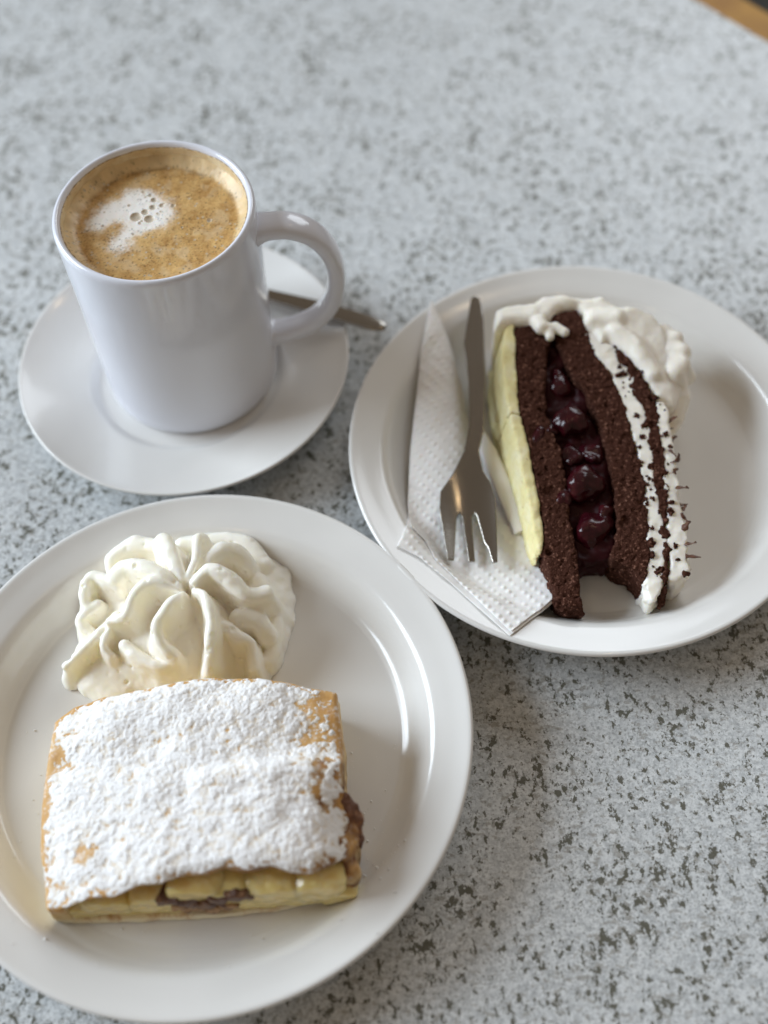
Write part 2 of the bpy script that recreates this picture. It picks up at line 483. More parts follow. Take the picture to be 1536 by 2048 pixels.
# coffee with foam
cof = thing('coffee', (*MC, 90), 'milky coffee with tan foam and a white foam patch inside the mug', 'coffee')
LV = 98.8
PATCH = [(-114.7, 363.1), (-109.7, 372.6), (-102.2, 376.6), (-101.2, 380.2), (-96.0, 380.8), (-89.4, 379.3), (-81.9, 373.3), (-80.2, 365.9), (-83.1, 359.9), (-88.1, 357.6),
         (-93.0, 355.3), (-97.2, 351.3), (-98.1, 346.2), (-105.1, 347.5), (-103.7, 353.5), (-98.5, 360.1), (-100.0, 363.8), (-106.2, 361.6), (-109.2, 358.2), (-114.4, 359.5)]
BUB = [(-95.3, 365.2, 2.0), (-89.7, 363.7, 1.7), (-91.7, 367.7, 1.3), (-88.7, 370.3, 1.2), (-88.4, 374.5, 1.1), (-90.2, 377.3, 0.8), (-93.4, 361.5, 0.7), (-85.0, 371.1, 1.0), (-80.3, 370.6, 0.9),
       (-98.6, 372.1, 0.6), (-108.6, 360.9, 0.6), (-65.0, 361.0, 0.9), (-119.0, 380.9, 0.6), (-93.2, 379.6, 0.7), (-85.5, 378.3, 0.6), (-92.6, 362.6, 0.5), (-86.5, 366.5, 0.5)]
h = 0.26
gx = np.arange(MC[0] - 37.8, MC[0] + 37.8, h); gy = np.arange(MC[1] - 37.8, MC[1] + 37.8, h)
X, Y = np.meshgrid(gx, gy, indexing='ij')
R = np.hypot(X - MC[0], Y - MC[1])
pd = poly_sd(X + 2.2 * fbm(X, Y, 3.0, 5, 2), Y + 2.2 * fbm(X, Y, 31.0, 5, 2), PATCH)
white = sig(-(pd + 2.0 * noise(X, Y, 0.2, 1.1) + 1.5 * noise(X, Y, 9.2, 3.0)) / 0.9)
tone = 0.5 + 0.85 * fbm(X, Y, 1.5, 9, 4, 0.6) + 0.6 * noise(X, Y, 4.4, 0.8)
lite = sig((fbm(X, Y, 40.0, 7, 3) - 0.22) / 0.06)
ca, cb = np.array([0.42, 0.235, 0.075]), np.array([0.66, 0.435, 0.18])
C = ca + (cb - ca) * np.clip(tone, 0, 1)[..., None]
C = C + (np.array([0.66, 0.50, 0.30]) - C) * (0.55 * lite)[..., None]
C = C + (np.array([0.90, 0.875, 0.83]) - C) * white[..., None]
rw = R - 1.2 * noise(X, Y, 90.0, 9)
rim = sig((rw - 33.4) / 0.35)
C = C + (np.array([0.72, 0.55, 0.31]) * (0.92 + 0.35 * fbm(X, Y, 14.0, 6, 3))[..., None] - C) * (0.85 * rim)[..., None]
C = C * (1 - 0.35 * np.exp(-((rw - 32.6) / 0.7) ** 2) * np.clip(0.4 + 2.0 * noise(X, Y, 44.0, 8), 0, 1))[..., None]
Zc = LV + 0.25 * fbm(X, Y, 8.0, 3.5, 3) + 0.05 * noise(X, Y, 2.0, 0.6) + 4.6 * np.clip((R - 31.8 - 1.2 * noise(X, Y, 90.0, 9)) / 6.0, 0, 1) ** 1.7
rs = np.random.RandomState(3)
small = []
for k in range(2200):
    a, q = rs.rand() * 6.283, 36.5 * math.sqrt(rs.rand())
    x_, y_ = MC[0] + q * math.cos(a), MC[1] + q * math.sin(a)
    dens = 0.35 + 0.9 * float(noise(x_, y_, 77.0, 9)) + 0.3 * (y_ < MC[1])
    if rs.rand() < dens:
        small.append((x_, y_, 0.24 + 0.34 * rs.rand() ** 3))
for (bx_, by_, br) in [(a, b, c * 1.25) for a, b, c in BUB] + small:
    i0, i1 = int((bx_ - br * 2 - gx[0]) / h), int((bx_ + br * 2 - gx[0]) / h) + 2
    j0, j1 = int((by_ - br * 2 - gy[0]) / h), int((by_ + br * 2 - gy[0]) / h) + 2
    i0, j0 = max(i0, 0), max(j0, 0)
    sl = (slice(i0, i1), slice(j0, j1))
    d = np.hypot(X[sl] - bx_, Y[sl] - by_)
    inn = np.clip((br - d) / 0.2 + 0.5, 0, 1)
    Zc[sl] -= (0.36 if br > 0.58 else 0.18) * br * np.sqrt(np.clip(1 - (d / br) ** 2, 0, 1)) - (0.12 if br > 0.58 else 0.03) * np.exp(-((d - br) / 0.25) ** 2)
    tgt = C[sl] * 0.60 if br < 0.5 else (np.array([0.62, 0.52, 0.38]) * (0.75 + 0.25 * np.clip(d / br, 0, 1) ** 2)[..., None] * np.ones(3))
    C[sl] += (tgt - C[sl]) * (0.85 * inn)[..., None]
ok = R < 37.55
idx = -np.ones(X.shape, int); idx[ok] = np.arange(ok.sum())
q = np.stack([idx[:-1, :-1], idx[1:, :-1], idx[1:, 1:], idx[:-1, 1:]], -1).reshape(-1, 4)
q = q[(q >= 0).all(1)]
mesh('foam', np.stack([X[ok], Y[ok], Zc[ok]], 1), q, M['foam'], cof, col=np.clip(C[ok], 0, 1))
# foam left clinging to the wall of the mug
nr, na = 40, 420
aa = np.linspace(0, 2 * math.pi, na, endpoint=False)
zz = np.linspace(97.0, 107.2, nr)
A, Zr = np.meshgrid(aa, zz)
Xr, Yr = 37.0 * np.cos(A), 37.0 * np.sin(A)
topz = 106.3 + 0.5 * noise(Xr, Yr, 0.0, 6) + 0.25 * noise(Xr, Yr, 5.0, 1.5)
Zr2 = np.minimum(Zr, topz)
edge = Zr >= topz - 0.12
rr = 37.35 - 0.16 * fbm(Xr, Yr, Zr2, 2.5, 2) - 0.25 * sig((101.0 - Zr2) / 0.6)
rr = np.where(Zr > topz, 37.75, rr)
film = np.array([0.76, 0.64, 0.43]) + (np.array([0.60, 0.42, 0.20]) - np.array([0.76, 0.64, 0.43])) * np.clip(0.35 + 1.1 * fbm(Xr, Yr, Zr2, 8, 3), 0, 1)[..., None]
spots = noise(Xr, Yr, Zr2 * 1.0, 1.0) > 0.42
film = np.where(spots[..., None], film * 0.6, film)
film = np.where(edge[..., None], np.array([0.34, 0.22, 0.10]), film)
V = np.stack([MC[0] + rr * np.cos(A), MC[1] + rr * np.sin(A), Zr2], -1).reshape(-1, 3)
k = np.arange(na); k2 = (k + 1) % na
F = np.concatenate([np.stack([i * na + k, (i + 1) * na + k, (i + 1) * na + k2, i * na + k2], 1) for i in range(nr - 1)])
mesh('foam_film', V, F, M['foam'], cof, col=film.reshape(-1, 3))
V, F = lathe([(0.01, 90.0), (37.2, 90.0), (37.2, 95.0), (0.01, 95.0)], (*MC, 0), 96)
mesh('liquid', V, F, M['coffee_film'], cof)

# ---------------------------------------------------------------- teaspoon on the saucer
def ribbon(path, half_w, half_t, ns=16):
    path = np.asarray(path, float); n = len(path)
    tn = np.gradient(path, axis=0); tn /= np.linalg.norm(tn, axis=1)[:, None]
    sd = np.cross(tn, (0, 0, 1)); sd /= np.linalg.norm(sd, axis=1)[:, None]
    upv = np.cross(sd, tn)
    V = []
    for i in range(n):
        for a in np.linspace(0, 2 * math.pi, ns, endpoint=False):
            ca, sa = math.cos(a), math.sin(a)
            ca, sa = abs(ca) ** 0.7 * np.sign(ca), abs(sa) ** 0.7 * np.sign(sa)
            V.append(path[i] + sd[i] * half_w[i] * ca + upv[i] * half_t[i] * sa)
    F = [(i * ns + k, i * ns + (k + 1) % ns, (i + 1) * ns + (k + 1) % ns, (i + 1) * ns + k) for i in range(n - 1) for k in range(ns)]
    V += [path[0], path[-1]]
    F2 = [(n * ns, (k + 1) % ns, k) for k in range(ns)] + [(n * ns + 1, (n - 1) * ns + k, (n - 1) * ns + (k + 1) % ns) for k in range(ns)]
    return np.array(V), F + F2
sp = thing('teaspoon', (-56, 394, 12), 'steel teaspoon lying on the saucer behind the mug', 'spoon')
pts = catmull([(5.2, 364.6, 22.6), (-8, 371.2, 22.4), (-30, 382.2, 20.8), (-52, 393.2, 18.6), (-68, 401.0, 17.4), (-78, 405.5, 17.0)], 8)
s = np.linspace(0, 1, len(pts))
V, F = ribbon(pts, np.interp(s, [0, 0.03, 0.12, 0.35, 0.7, 1], [1.2, 2.6, 4.2, 4.6, 2.8, 2.2]), np.interp(s, [0, 0.05, 1], [0.5, 0.95, 1.1]))
mesh('handle', V, F, M['steel'], sp)
ax_ = np.array([-0.895, 0.445, 0]); sd_ = np.array([0.445, 0.895, 0])
V = []; nu, nv = 22, 30
for lay in (0, 1):
    for i in range(nu):
        for j in range(nv):
            q, a = i / (nu - 1), 2 * math.pi * j / nv
            u_, v_ = 15 * q * math.cos(a), 9.5 * q * math.sin(a) * (1 - 0.15 * math.cos(a))
            p = np.array([-91, 411.6, 0]) + ax_ * u_ + sd_ * v_
            V.append((p[0], p[1], 17.6 - 3.2 * (1 - q * q) - 0.5 * lay * 1.6))
F = []
for lay in (0, 1):
    for i in range(nu - 1):
        for j in range(nv):
            a, b = lay * nu * nv + i * nv + j, lay * nu * nv + i * nv + (j + 1) % nv
            f = (a, b, b + nv, a + nv)
            F.append(f if lay else f[::-1])
for j in range(nv):
    a, b = (nu - 1) * nv + j, (nu - 1) * nv + (j + 1) % nv
    F.append((a, b, b + nu * nv, a + nu * nv))
mesh('bowl', V, F, M['steel'], sp)

# ---------------------------------------------------------------- paper napkin
NAP_LOW = [(27.1, 376.9), (30.6, 367.1), (35.3, 351.4), (38.5, 332.9), (39.9, 312.0), (38.3, 298.1), (38.4, 283.4), (43.0, 299.1), (42.4, 315.7), (47.4, 304.0), (53.1, 282.5), (59.5, 261.5),
           (68.2, 221.9), (46.8, 203.3), (36.3, 216.4), (25.3, 230.0), (13.8, 242.1), (4.7, 247.5), (9.5, 259.5), (10.2, 272.2), (12.9, 301.0), (20.1, 347.2)]
NAP_UP = [(27.1, 376.9), (30.6, 367.1), (35.3, 351.4), (38.5, 332.9), (39.9, 312.0), (38.3, 298.1), (38.4, 283.4), (46.7, 261.0), (60.3, 258.9), (67.7, 222.7), (47.4, 205.0), (31.2, 227.0),
          (20.0, 241.8), (16.5, 252.9), (10.9, 258.2), (10.2, 272.2), (12.9, 301.0), (20.1, 347.2)]
def nap_z(x, y):
    zb = np.interp(y, [200, 237, 300, 345, 380], [22.0, 13.0, 11.5, 16, 25.0])
    zz = smax(cake_plate_z(x, y) + 0.6, zb, 3.0)
    return zz + 0.9 * noise(x, y, 0.0, 18) + 0.5 * noise(x, y, 3.0, 8)
def dots(x, y):
    a = math.radians(38)
    u, v = (x * math.cos(a) + y * math.sin(a)) / 4.4, (-x * math.sin(a) + y * math.cos(a)) / 3.0
    v = v + 0.5 * (np.floor(u) % 2)
    du, dv = (u - np.floor(u) - 0.5) * 4.4, (v - np.floor(v) - 0.5) * 3.0
    return np.exp(-((du / 0.8) ** 2 + (dv / 0.75) ** 2)) * np.clip(0.75 + 1.1 * noise(x, y, 0.5, 5.0), 0.1, 1.3)
nap = thing('paper_napkin', (38, 255, 15), 'embossed white paper napkin folded beneath the fork on the cake plate', 'napkin')
def sheet(P, zf, thick, h=0.6):
    P = np.asarray(P)
    lo, hi = P.min(0) - 3, P.max(0) + 3
    zs = [float(zf(np.array(p[0]), np.array(p[1]))) for p in P]
    X, Y, Z = box_grid((lo[0], lo[1], -3), (hi[0], hi[1], 3), (0.5, 0.5, 0.12))
    # Z is measured from the sheet's own middle surface
    d2 = poly_sd(X[:, :, 0], Y[:, :, 0], P)[:, :, None]
    Fv = smax(np.broadcast_to(d2, X.shape), np.abs(Z) - thick, 0.15)
    V, Q = surface(Fv, X, Y, Z)
    V[:, 2] += zf(V[:, 0], V[:, 1])
    return V, Q
V1, Q1 = sheet(NAP_LOW, lambda x, y: nap_z(x, y) + 0.45 * dots(x, y), 0.22)
mesh('lower_layer', V1, Q1, M['napkin'], nap)
def up_z(x, y):
    left_arm = sig((y - 268) / 6)
    # the long arm is rolled: it stands up along its middle
    mid = np.interp(y, [240, 260, 300, 347, 377], [22, 22, 26, 28, 27])
    hw = np.interp(y, [255, 300, 347, 377], [13, 12.5, 7, 2.5])
    ridge = np.sqrt(np.clip(1 - ((x - mid) / (hw + 1)) ** 2, 0, 1)) * np.interp(y, [240, 270, 300, 347, 377], [0, 1.5, 3.5, 4.0, 1.0])
    crease = -0.6 * np.exp(-((y - 277 + 0.55 * (x - 20)) / 1.3) ** 2) * (x < 34)
    return nap_z(x, y) + 0.9 + left_arm * ridge + crease + 0.55 * dots(x, y)
V2, Q2 = sheet(NAP_UP, up_z, 0.25)
mesh('upper_layer', V2, Q2, M['napkin'], nap)
# rolled strip beside the cake
pts = catmull([(43.5, 312, 15.0), (46.5, 300, 15.2), (50.5, 284, 15.0), (55.5, 267, 14.6), (59.0, 256, 14.6)], 10)
s = np.linspace(0, 1, len(pts))
V, F = ribbon(pts, np.interp(s, [0, 0.3, 1], [1.2, 3.6, 5.0]), np.interp(s, [0, 0.3, 1], [0.6, 1.8, 1.2]), 24)
mesh('rolled_edge', V, F, M['napkin'], nap)

# ---------------------------------------------------------------- cake fork
FORK = [(45.5, 375.0), (47.5, 376.1), (49.7, 374.7), (50.3, 362.4), (48.5, 329.0), (45.3, 302.6), (42.4, 292.9), (43.4, 283.5), (46.0, 277.3), (47.3, 269.2), (47.0, 259.6), (45.5, 239.0), (43.4, 239.0),
        (42.2, 246.6), (40.9, 249.4), (39.0, 262.4), (38.0, 264.4), (37.0, 262.4), (36.5, 240.9), (33.9, 240.9), (32.8, 262.7), (31.8, 264.5), (30.6, 262.7), (27.8, 241.4), (25.2, 241.5), (23.4, 265.6), (24.4, 274.2), (30.1, 282.6),
        (35.9, 293.3), (39.0, 305.6), (40.7, 329.5), (40.0, 349.0)]
def fork_z(x, y):
    return np.interp(y, [225, 237, 250, 262, 275, 288, 300, 320, 345, 380], [17.4, 17.4, 17.2, 17.2, 18.2, 20.4, 22.4, 24.2, 25.6, 28.2])
def fork_zs(x, y):
    return sum(fork_z(x, y + d) for d in (-6, -3, 0, 3, 6)) / 5 + 0.018 * (x - 35) ** 2 * sig((286 - y) / 4)
X, Y, Z = box_grid((21, 236, -1.8), (53, 379, 1.8), (0.3, 0.3, 0.2))
d2 = poly_sd(X[:, :, 0], Y[:, :, 0], FORK)[:, :, None]
thick = np.interp(Y, [237, 262, 285, 300, 380], [0.6, 0.8, 1.0, 1.25, 1.05])
V, Q = surface(smax(np.broadcast_to(d2, X.shape), np.abs(Z) - thick, 0.25), X, Y, Z)
V[:, 2] += fork_zs(V[:, 0], V[:, 1])
def fork_key(c):
    k = np.where(c[:, 1] > 284, 0, 1)
    t = c[:, 1] < 263.6
    k = np.where(t & (c[:, 0] < 31.8), 2, k); k = np.where(t & (c[:, 0] >= 31.8) & (c[:, 0] < 38.0), 3, k); k = np.where(t & (c[:, 0] >= 38.0), 4, k)
    return k
fk = thing('cake_fork', (38, 290, 17), 'three tined steel cake fork resting on the napkin', 'fork')
parts = split(V, Q, fork_key)
mesh('handle', *parts[0], M['steel'], fk)
head = mesh('head', *parts[1], M['steel'], fk)
for kk in (2, 3, 4):
    o = mesh('tine', *parts[kk], M['steel'], head)
    if kk == 4: o['label'] = 'broad cutting tine with a notch'

# ---------------------------------------------------------------- cherry cake slice lying on its side
cake = thing('cake_slice', (92, 290, 7.3), 'slice of chocolate cherry cream cake lying on its side, its tip eaten', 'cake')
def face_z(y): return 23 + (y - 208) * 0.14
YR = [(61.6, 345.7), (60.9, 326.3), (59.8, 302.8), (61.4, 293.9), (62.9, 276.8), (64.2, 259.3), (64.5, 245.3), (62.9, 238.2)]
YL = [(57.9, 346.5), (54.6, 328.4), (55.4, 302.2), (57.6, 280.1), (59.8, 259.6), (61.0, 244.1)]
C1R = [(63.4, 238.2), (66.6, 217.6), (71.5, 214.5), (77.5, 214.9), (76.4, 222.6), (77.3, 236.0), (75.9, 253.5), (76.4, 273.7), (75.6, 285.3), (71.3, 301.3), (74.2, 327.2), (76.3, 335.4), (78.5, 346)]
C2L = [(77.8, 349.0), (80.5, 333.5), (83.5, 321.7), (89.3, 309.9), (93.6, 292.1), (94.8, 279.5), (95.7, 265.0), (95.2, 250.2), (92.6, 240.2), (90.1, 236.7)]
C2R = [(91.1, 233.8), (98.6, 229.8), (102.9, 222.5), (106.8, 235.8), (109.0, 266.5), (107.2, 283.5), (105.0, 304.1), (101.2, 319.0), (95.3, 330.1), (93.3, 343.7), (90.0, 353.0)]
K1R = [(94.0, 331.0), (102.9, 332.2), (108.5, 320.2), (110.4, 307.0), (113.8, 290.9), (112.0, 267.9), (112.6, 252.9), (111.5, 231.2), (109.8, 224.3), (104.8, 216.9), (103.6, 222.5)]
C3R = [(97.8, 332.5), (106.9, 335.3), (110.2, 327.5), (115.3, 311.6), (118.5, 301.7), (117.5, 292.3), (117.1, 275.2), (116.5, 256.4), (114.5, 238.2), (109.7, 218.7)]
K2R = [(122.4, 303.5), (122.4, 282.6), (121.6, 263.5), (121.6, 245.1), (120.5, 227.2), (115.3, 223.3)]

def cake_layer(name, P, m, dz=0.0, rough=(), pores=0.0, shear=0.0, h=0.55, k=1.2, extra=None, edge=0.6, grow=0.0, wave=4.0):
    P = np.asarray(P, float)
    lo, hi = P.min(0) - 3.5 - abs(shear) * 8, P.max(0) + 3.5
    zmax = face_z(hi[1]) + 4 + dz
    X, Y, Z = box_grid((lo[0], lo[1], 5), (hi[0], hi[1], zmax), h)
    if shear:
        d = poly_sd(X + shear * (face_z(Y) - Z), Y, P)
    else:
        d = np.repeat(poly_sd(X[:, :, 0], Y[:, :, 0], P)[:, :, None], X.shape[2], 2)
    d = roughen(d - grow, X, Y, Z, [(wave, edge), (wave * 0.45, edge * 0.4)], 4)
    Fv = smax(d, Z - face_z(Y) - dz, k)
    def pore(x, y, z):
        return pores * (np.clip(noise(x, y, z, 1.7) - 0.10, 0, 1) * 2.6 + np.clip(noise(x, y, z + 50, 3.2) - 0.22, 0, 1) * 4 + np.clip(noise(x, y, z + 90, 5.5) - 0.33, 0, 1) * 7)
    Fv = roughen(Fv, X, Y, Z, rough, 2.5, pore if pores else None)
    if extra is not None: Fv = extra(Fv, X, Y, Z)
    Fv = np.maximum(Fv, cake_plate_z(X, Y) + 0.15 - Z)
    V, Q = surface(Fv, X, Y, Z)
    return mesh(name, V, Q, m, cake)

SPG = [(1.1, 0.30), (2.4, 0.45), (6.0, 0.5)]
def crack(Fv, X, Y, Z):
    yy = Y + 0.25 * (X - 57) + 0.6 * noise(X, Y, Z, 3)
    Fv = np.maximum(Fv, 0.35 - np.abs(yy - 301.5))
    return Fv
cake_layer('base_layer', YL[::-1] + YR + [(61.5, 240)], M['base'], dz=0.5, rough=[(1.6, 0.22), (3.2, 0.35), (8.0, 0.6)], shear=0.16, extra=crack, k=1.3)['label'] = 'pale yellow base layer'
def hole(Fv, X, Y, Z):
    for c, r in (((69.0, 264.5, 33.0), (4.4, 2.6, 4.0)), ((66.2, 291.5, 36), (3.2, 3.6, 2.2)), ((66, 238, 27), (1.6, 1.2, 2)), ((65, 330, 41), (1.5, 1.2, 2))):
        Fv = smax(Fv, -ellipsoid(X, Y, Z, c, r), 0.8)
    return Fv
cake_layer('sponge_layer', YR + C1R, M['sponge'], rough=SPG, pores=0.9, extra=hole, h=0.5, edge=1.5, wave=5)
cake_layer('sponge_layer', C2L + C2R, M['sponge'], rough=SPG, pores=0.9, h=0.5, dz=0.6, edge=1.5, wave=5)
cake_layer('sponge_layer', K1R[1:8] + [(110.0, 222)] + C3R[::-1][:-1], M['sponge'], rough=[(1.1, 0.35), (2.4, 0.7), (6.0, 0.6)], pores=0.7, h=0.5, dz=0.5, edge=3.6, grow=0.6)['label'] = 'thin crumbly upper sponge layer'
JEL = C1R[5:] + C2L[1:] + [(86, 236.5), (80, 236)]
cake_layer('cherry_filling', JEL, M['jelly'], dz=-4.2, rough=[(6.0, 2.8), (3.0, 0.9)], k=3, grow=0.8)
cake_layer('cream_layer', C2R[::-1][1:9] + K1R[:0:-1][:0] + [(103.6, 222.5), (104.8, 216.9), (109.8, 224.3), (111.5, 231.2), (112.6, 252.9), (112.0, 267.9), (113.8, 290.9), (110.4, 307.0), (108.5, 320.2), (102.9, 332.2)],
           M['cake_cream'], dz=0.1, rough=[(1.4, 0.25), (3.5, 0.45), (8.0, 0.7)], k=0.7, edge=2.6, grow=0.9, wave=5.0)
cake_layer('cream_layer', [(118.5, 303.7)] + C3R[5:9] + [(113.6, 224)] + K2R[::-1], M['cake_cream'], dz=0.0, rough=[(1.4, 0.22), (3.5, 0.4), (8.0, 0.7)], k=1.0, edge=1.8, grow=0.7, wave=6.0)

# cream round the outer side of the slice, smeared over its upper corner, and a flattened rosette
X, Y, Z = box_grid((47, 284, 5), (146, 376, 56), 0.6)
COAT = [(52.5, 343.0), (54.0, 354.0), (64, 356), (71, 355.5), (75.5, 360), (86, 359), (102.2, 357.0), (109, 351.5), (116.3, 352), (123.3, 349), (128, 343.0), (131, 330.2), (131.5, 312), (127, 303), (119.3, 305.0),
        (116.5, 311.0), (111.5, 325), (108.5, 334.5), (103, 335.5), (98.5, 333.5), (95.8, 338), (94.0, 345), (90.5, 353.2), (83, 351.5), (78.5, 347.5), (70, 345.3), (62, 345.5)]
d = np.repeat(poly_sd(X[:, :, 0], Y[:, :, 0], COAT)[:, :, None], X.shape[2], 2)
top = Z - (face_z(Y) + 2.2 - 0.25 * np.clip(X - 112, 0, 40) + 1.2 * noise(X[:, :, 0], Y[:, :, 0], 0, 12)[:, :, None])
Fv = smax(d, top, 4.5)
for (p, r) in (([(72.5, 345, 43.5), (73.0, 341, 44.6)], (3.4, 3.0)), ([(76.0, 341, 43.8), (76.4, 336.5, 43.6)], (2.6, 2.0)), ([(79.5, 341.5, 43.5), (83.0, 338.8, 43.8)], (2.5, 2.3)), ([(60, 349, 42), (70, 349.5, 43)], (3, 3)),
               ([(105, 340, 40.5), (113, 330, 39.0), (119, 318, 37.0)], (5, 5.5, 4.6)), ([(97, 346, 41), (106, 345, 41)], (5.5, 6.0))):
    Fv = smin(Fv, capsule_chain(X, Y, Z, p, r), 1.2)
Fv = roughen(Fv, X, Y, Z, [(9, 0.9), (4.0, 0.35), (1.6, 0.10)])
Fv = np.maximum(Fv, cake_plate_z(X, Y) + 0.15 - Z)
V, Q = surface(Fv, X, Y, Z)
mesh('cream_coat', V, Q, M['cake_cream'], cake)
ros = np.full(X.shape, 1e9)
for k in range(7):
    a = math.radians(-75 + 38 * k)
    p0 = (127, 331, 33.0); p1 = (127 + 7 * math.cos(a), 331 + 12 * math.sin(a), 35 - k * 0.3); p2 = (127 + 10.5 * math.cos(a + .3), 331 + 19 * math.sin(a + .3), 26)
    ros = smin(ros, capsule_chain(X, Y, Z, [p0, p1, p2], (4.4, 4.8, 4.2)), 2.2)
ros = smin(ros, ellipsoid(X, Y, Z, (126, 329, 22), (10.5, 22, 13)), 2.0)
ros = smin(ros, capsule_chain(X, Y, Z, [(131, 312, 27), (128.5, 303, 24), (126, 298, 20)], (5, 4, 2.6)), 2.0)
ros = roughen(ros, X, Y, Z, [(8, 0.8), (1.8, 0.10)])
ros = np.maximum(ros, cake_plate_z(X, Y) + 0.15 - Z)
V, Q = surface(ros, X, Y, Z)
mesh('cream_rosette', V, Q, M['cake_cream'], cake)

rs = np.random.RandomState(31)
for (cx_, cy_, rx_, ry_, rz_, sink) in ((80.8, 298.0, 7.8, 7.6, 6.4, 3.0), (83.9, 269.5, 8.0, 9.8, 6.8, 2.6), (86.0, 248.5, 8.6, 8.0, 6.4, 5.0), (79.3, 317.5, 5.2, 6.5, 5.0, 4.6), (66.4, 291.3, 3.4, 4.2, 3.0, 1.6),
                                      (74.8, 262.5, 3.2, 4.6, 3.0, 2.0), (89.0, 284.0, 4.6, 6.0, 4.5, 5.2), (80.0, 282.5, 5.0, 5.5, 4.5, 5.4), (91.0, 256.0, 4.0, 5.0, 4.0, 5.0), (73.0, 294.5, 3.4, 3.0, 2.6, 2.6)):
    cz = face_z(cy_) - sink; q = max(rx_, ry_, rz_)
    X, Y, Z = box_grid((cx_ - q * 1.7, cy_ - q * 1.7, cz - q * 1.6), (cx_ + q * 1.7, cy_ + q * 1.7, cz + q * 1.6), 0.5)
    a = rs.uniform(-0.6, 0.6)
    u, v = (X - cx_) * math.cos(a) + (Y - cy_) * math.sin(a), -(X - cx_) * math.sin(a) + (Y - cy_) * math.cos(a)
    Fv = ellipsoid(u, v, Z - cz, (0, 0, 0), (rx_, ry_, rz_)) + 0.52 * q * noise(X, Y, Z, q * 1.1) + 0.16 * q * np.abs(noise(X, Y, Z + 20, q * 0.7)) + 0.05 * q * noise(X, Y, Z, q * 0.25)
    V, Q = surface(Fv, X, Y, Z)
    mesh('cherry', V, Q, M['cherry'], cake)

rs = np.random.RandomState(11)
def shaving(p, ang, elev, length, width, curl):
    n = 12; V = []
    d = np.array([math.cos(ang) * math.cos(elev), math.sin(ang) * math.cos(elev), math.sin(elev)])
    s = np.cross(d, (0.2, 0.1, 1)); s /= np.linalg.norm(s); u = np.cross(s, d)
    for i in range(n):
        t = i / (n - 1)
        c = np.array(p) + d * length * (t - curl * 0.3 * t * t) + u * curl * length * 0.55 * t * t
        wv = width * (0.75 + 0.25 * math.sin(9 * t + 40 * width))
        tw = 0.9 * t
        sv = s * math.cos(tw) + u * math.sin(tw)
        for q in (-1, 1):
            for r_ in (-1, 1):
                V.append(c + sv * wv * q + np.cross(d, sv) * 0.22 * r_)
    F = []
    for i in range(n - 1):
        a = i * 4; b = a + 4
        for j, k in ((0, 1), (1, 3), (3, 2), (2, 0)):
            F.append((a + j, a + k, b + k, b + j))
    F += [(0, 2, 3, 1), (4 * n - 4, 4 * n - 3, 4 * n - 1, 4 * n - 2)]
    mesh('chocolate_shaving', V, F, M['shaving'], cake)
for (x_, y_, z_) in [(121.5, 298, 35), (122, 295.5, 34), (121.5, 292, 33), (121, 288, 34.5), (122, 285, 31), (121.8, 281, 33), (122, 278.5, 28), (122, 270, 31), (122.2, 267, 29), (121.5, 263, 32), (122, 254, 28), (122.3, 252, 29.5),
                     (122, 250, 26), (121.5, 244, 29), (121.4, 239, 27), (121, 229, 22), (121, 233, 27), (122, 275, 33), (121, 247, 24), (122, 259, 25)]:
    shaving((x_ - 0.8, y_, z_), rs.uniform(-1.5, 1.5), rs.uniform(-0.5, 0.6), rs.uniform(3.0, 6.5), rs.uniform(0.9, 1.9), rs.uniform(-1.6, 2.0))
# crumbs of sponge and flakes dragged over the cream bands of the cut face
for k in range(60):
    y_ = rs.uniform(220, 324)
    on_inner = k % 3 > 0
    x_ = np.interp(y_, [222, 245, 265, 285, 305, 320], [107, 109.5, 111, 111, 108, 104]) + rs.uniform(-2.6, 2.6) if on_inner else np.interp(y_, [222, 300, 320], [117.5, 120, 114]) + rs.uniform(-2.4, 2.4)
    r = 0.45 + 1.3 * rs.rand() ** 2
    cz = face_z(y_) + 0.15
    X, Y, Z = box_grid((x_ - 2.6 * r, y_ - 2.6 * r, cz - 2 * r), (x_ + 2.6 * r, y_ + 2.6 * r, cz + 2 * r), r / 3.2)
    Fv = ellipsoid(X, Y, Z, (x_, y_, cz), (r * rs.uniform(0.7, 1.5), r * rs.uniform(0.7, 1.5), r * 0.7)) + 0.9 * r * noise(X, Y, Z, r * 0.9)
    V, Q = surface(Fv, X, Y, Z)
    if len(V): mesh('sponge_crumb', V, Q, M['sponge'], cake)

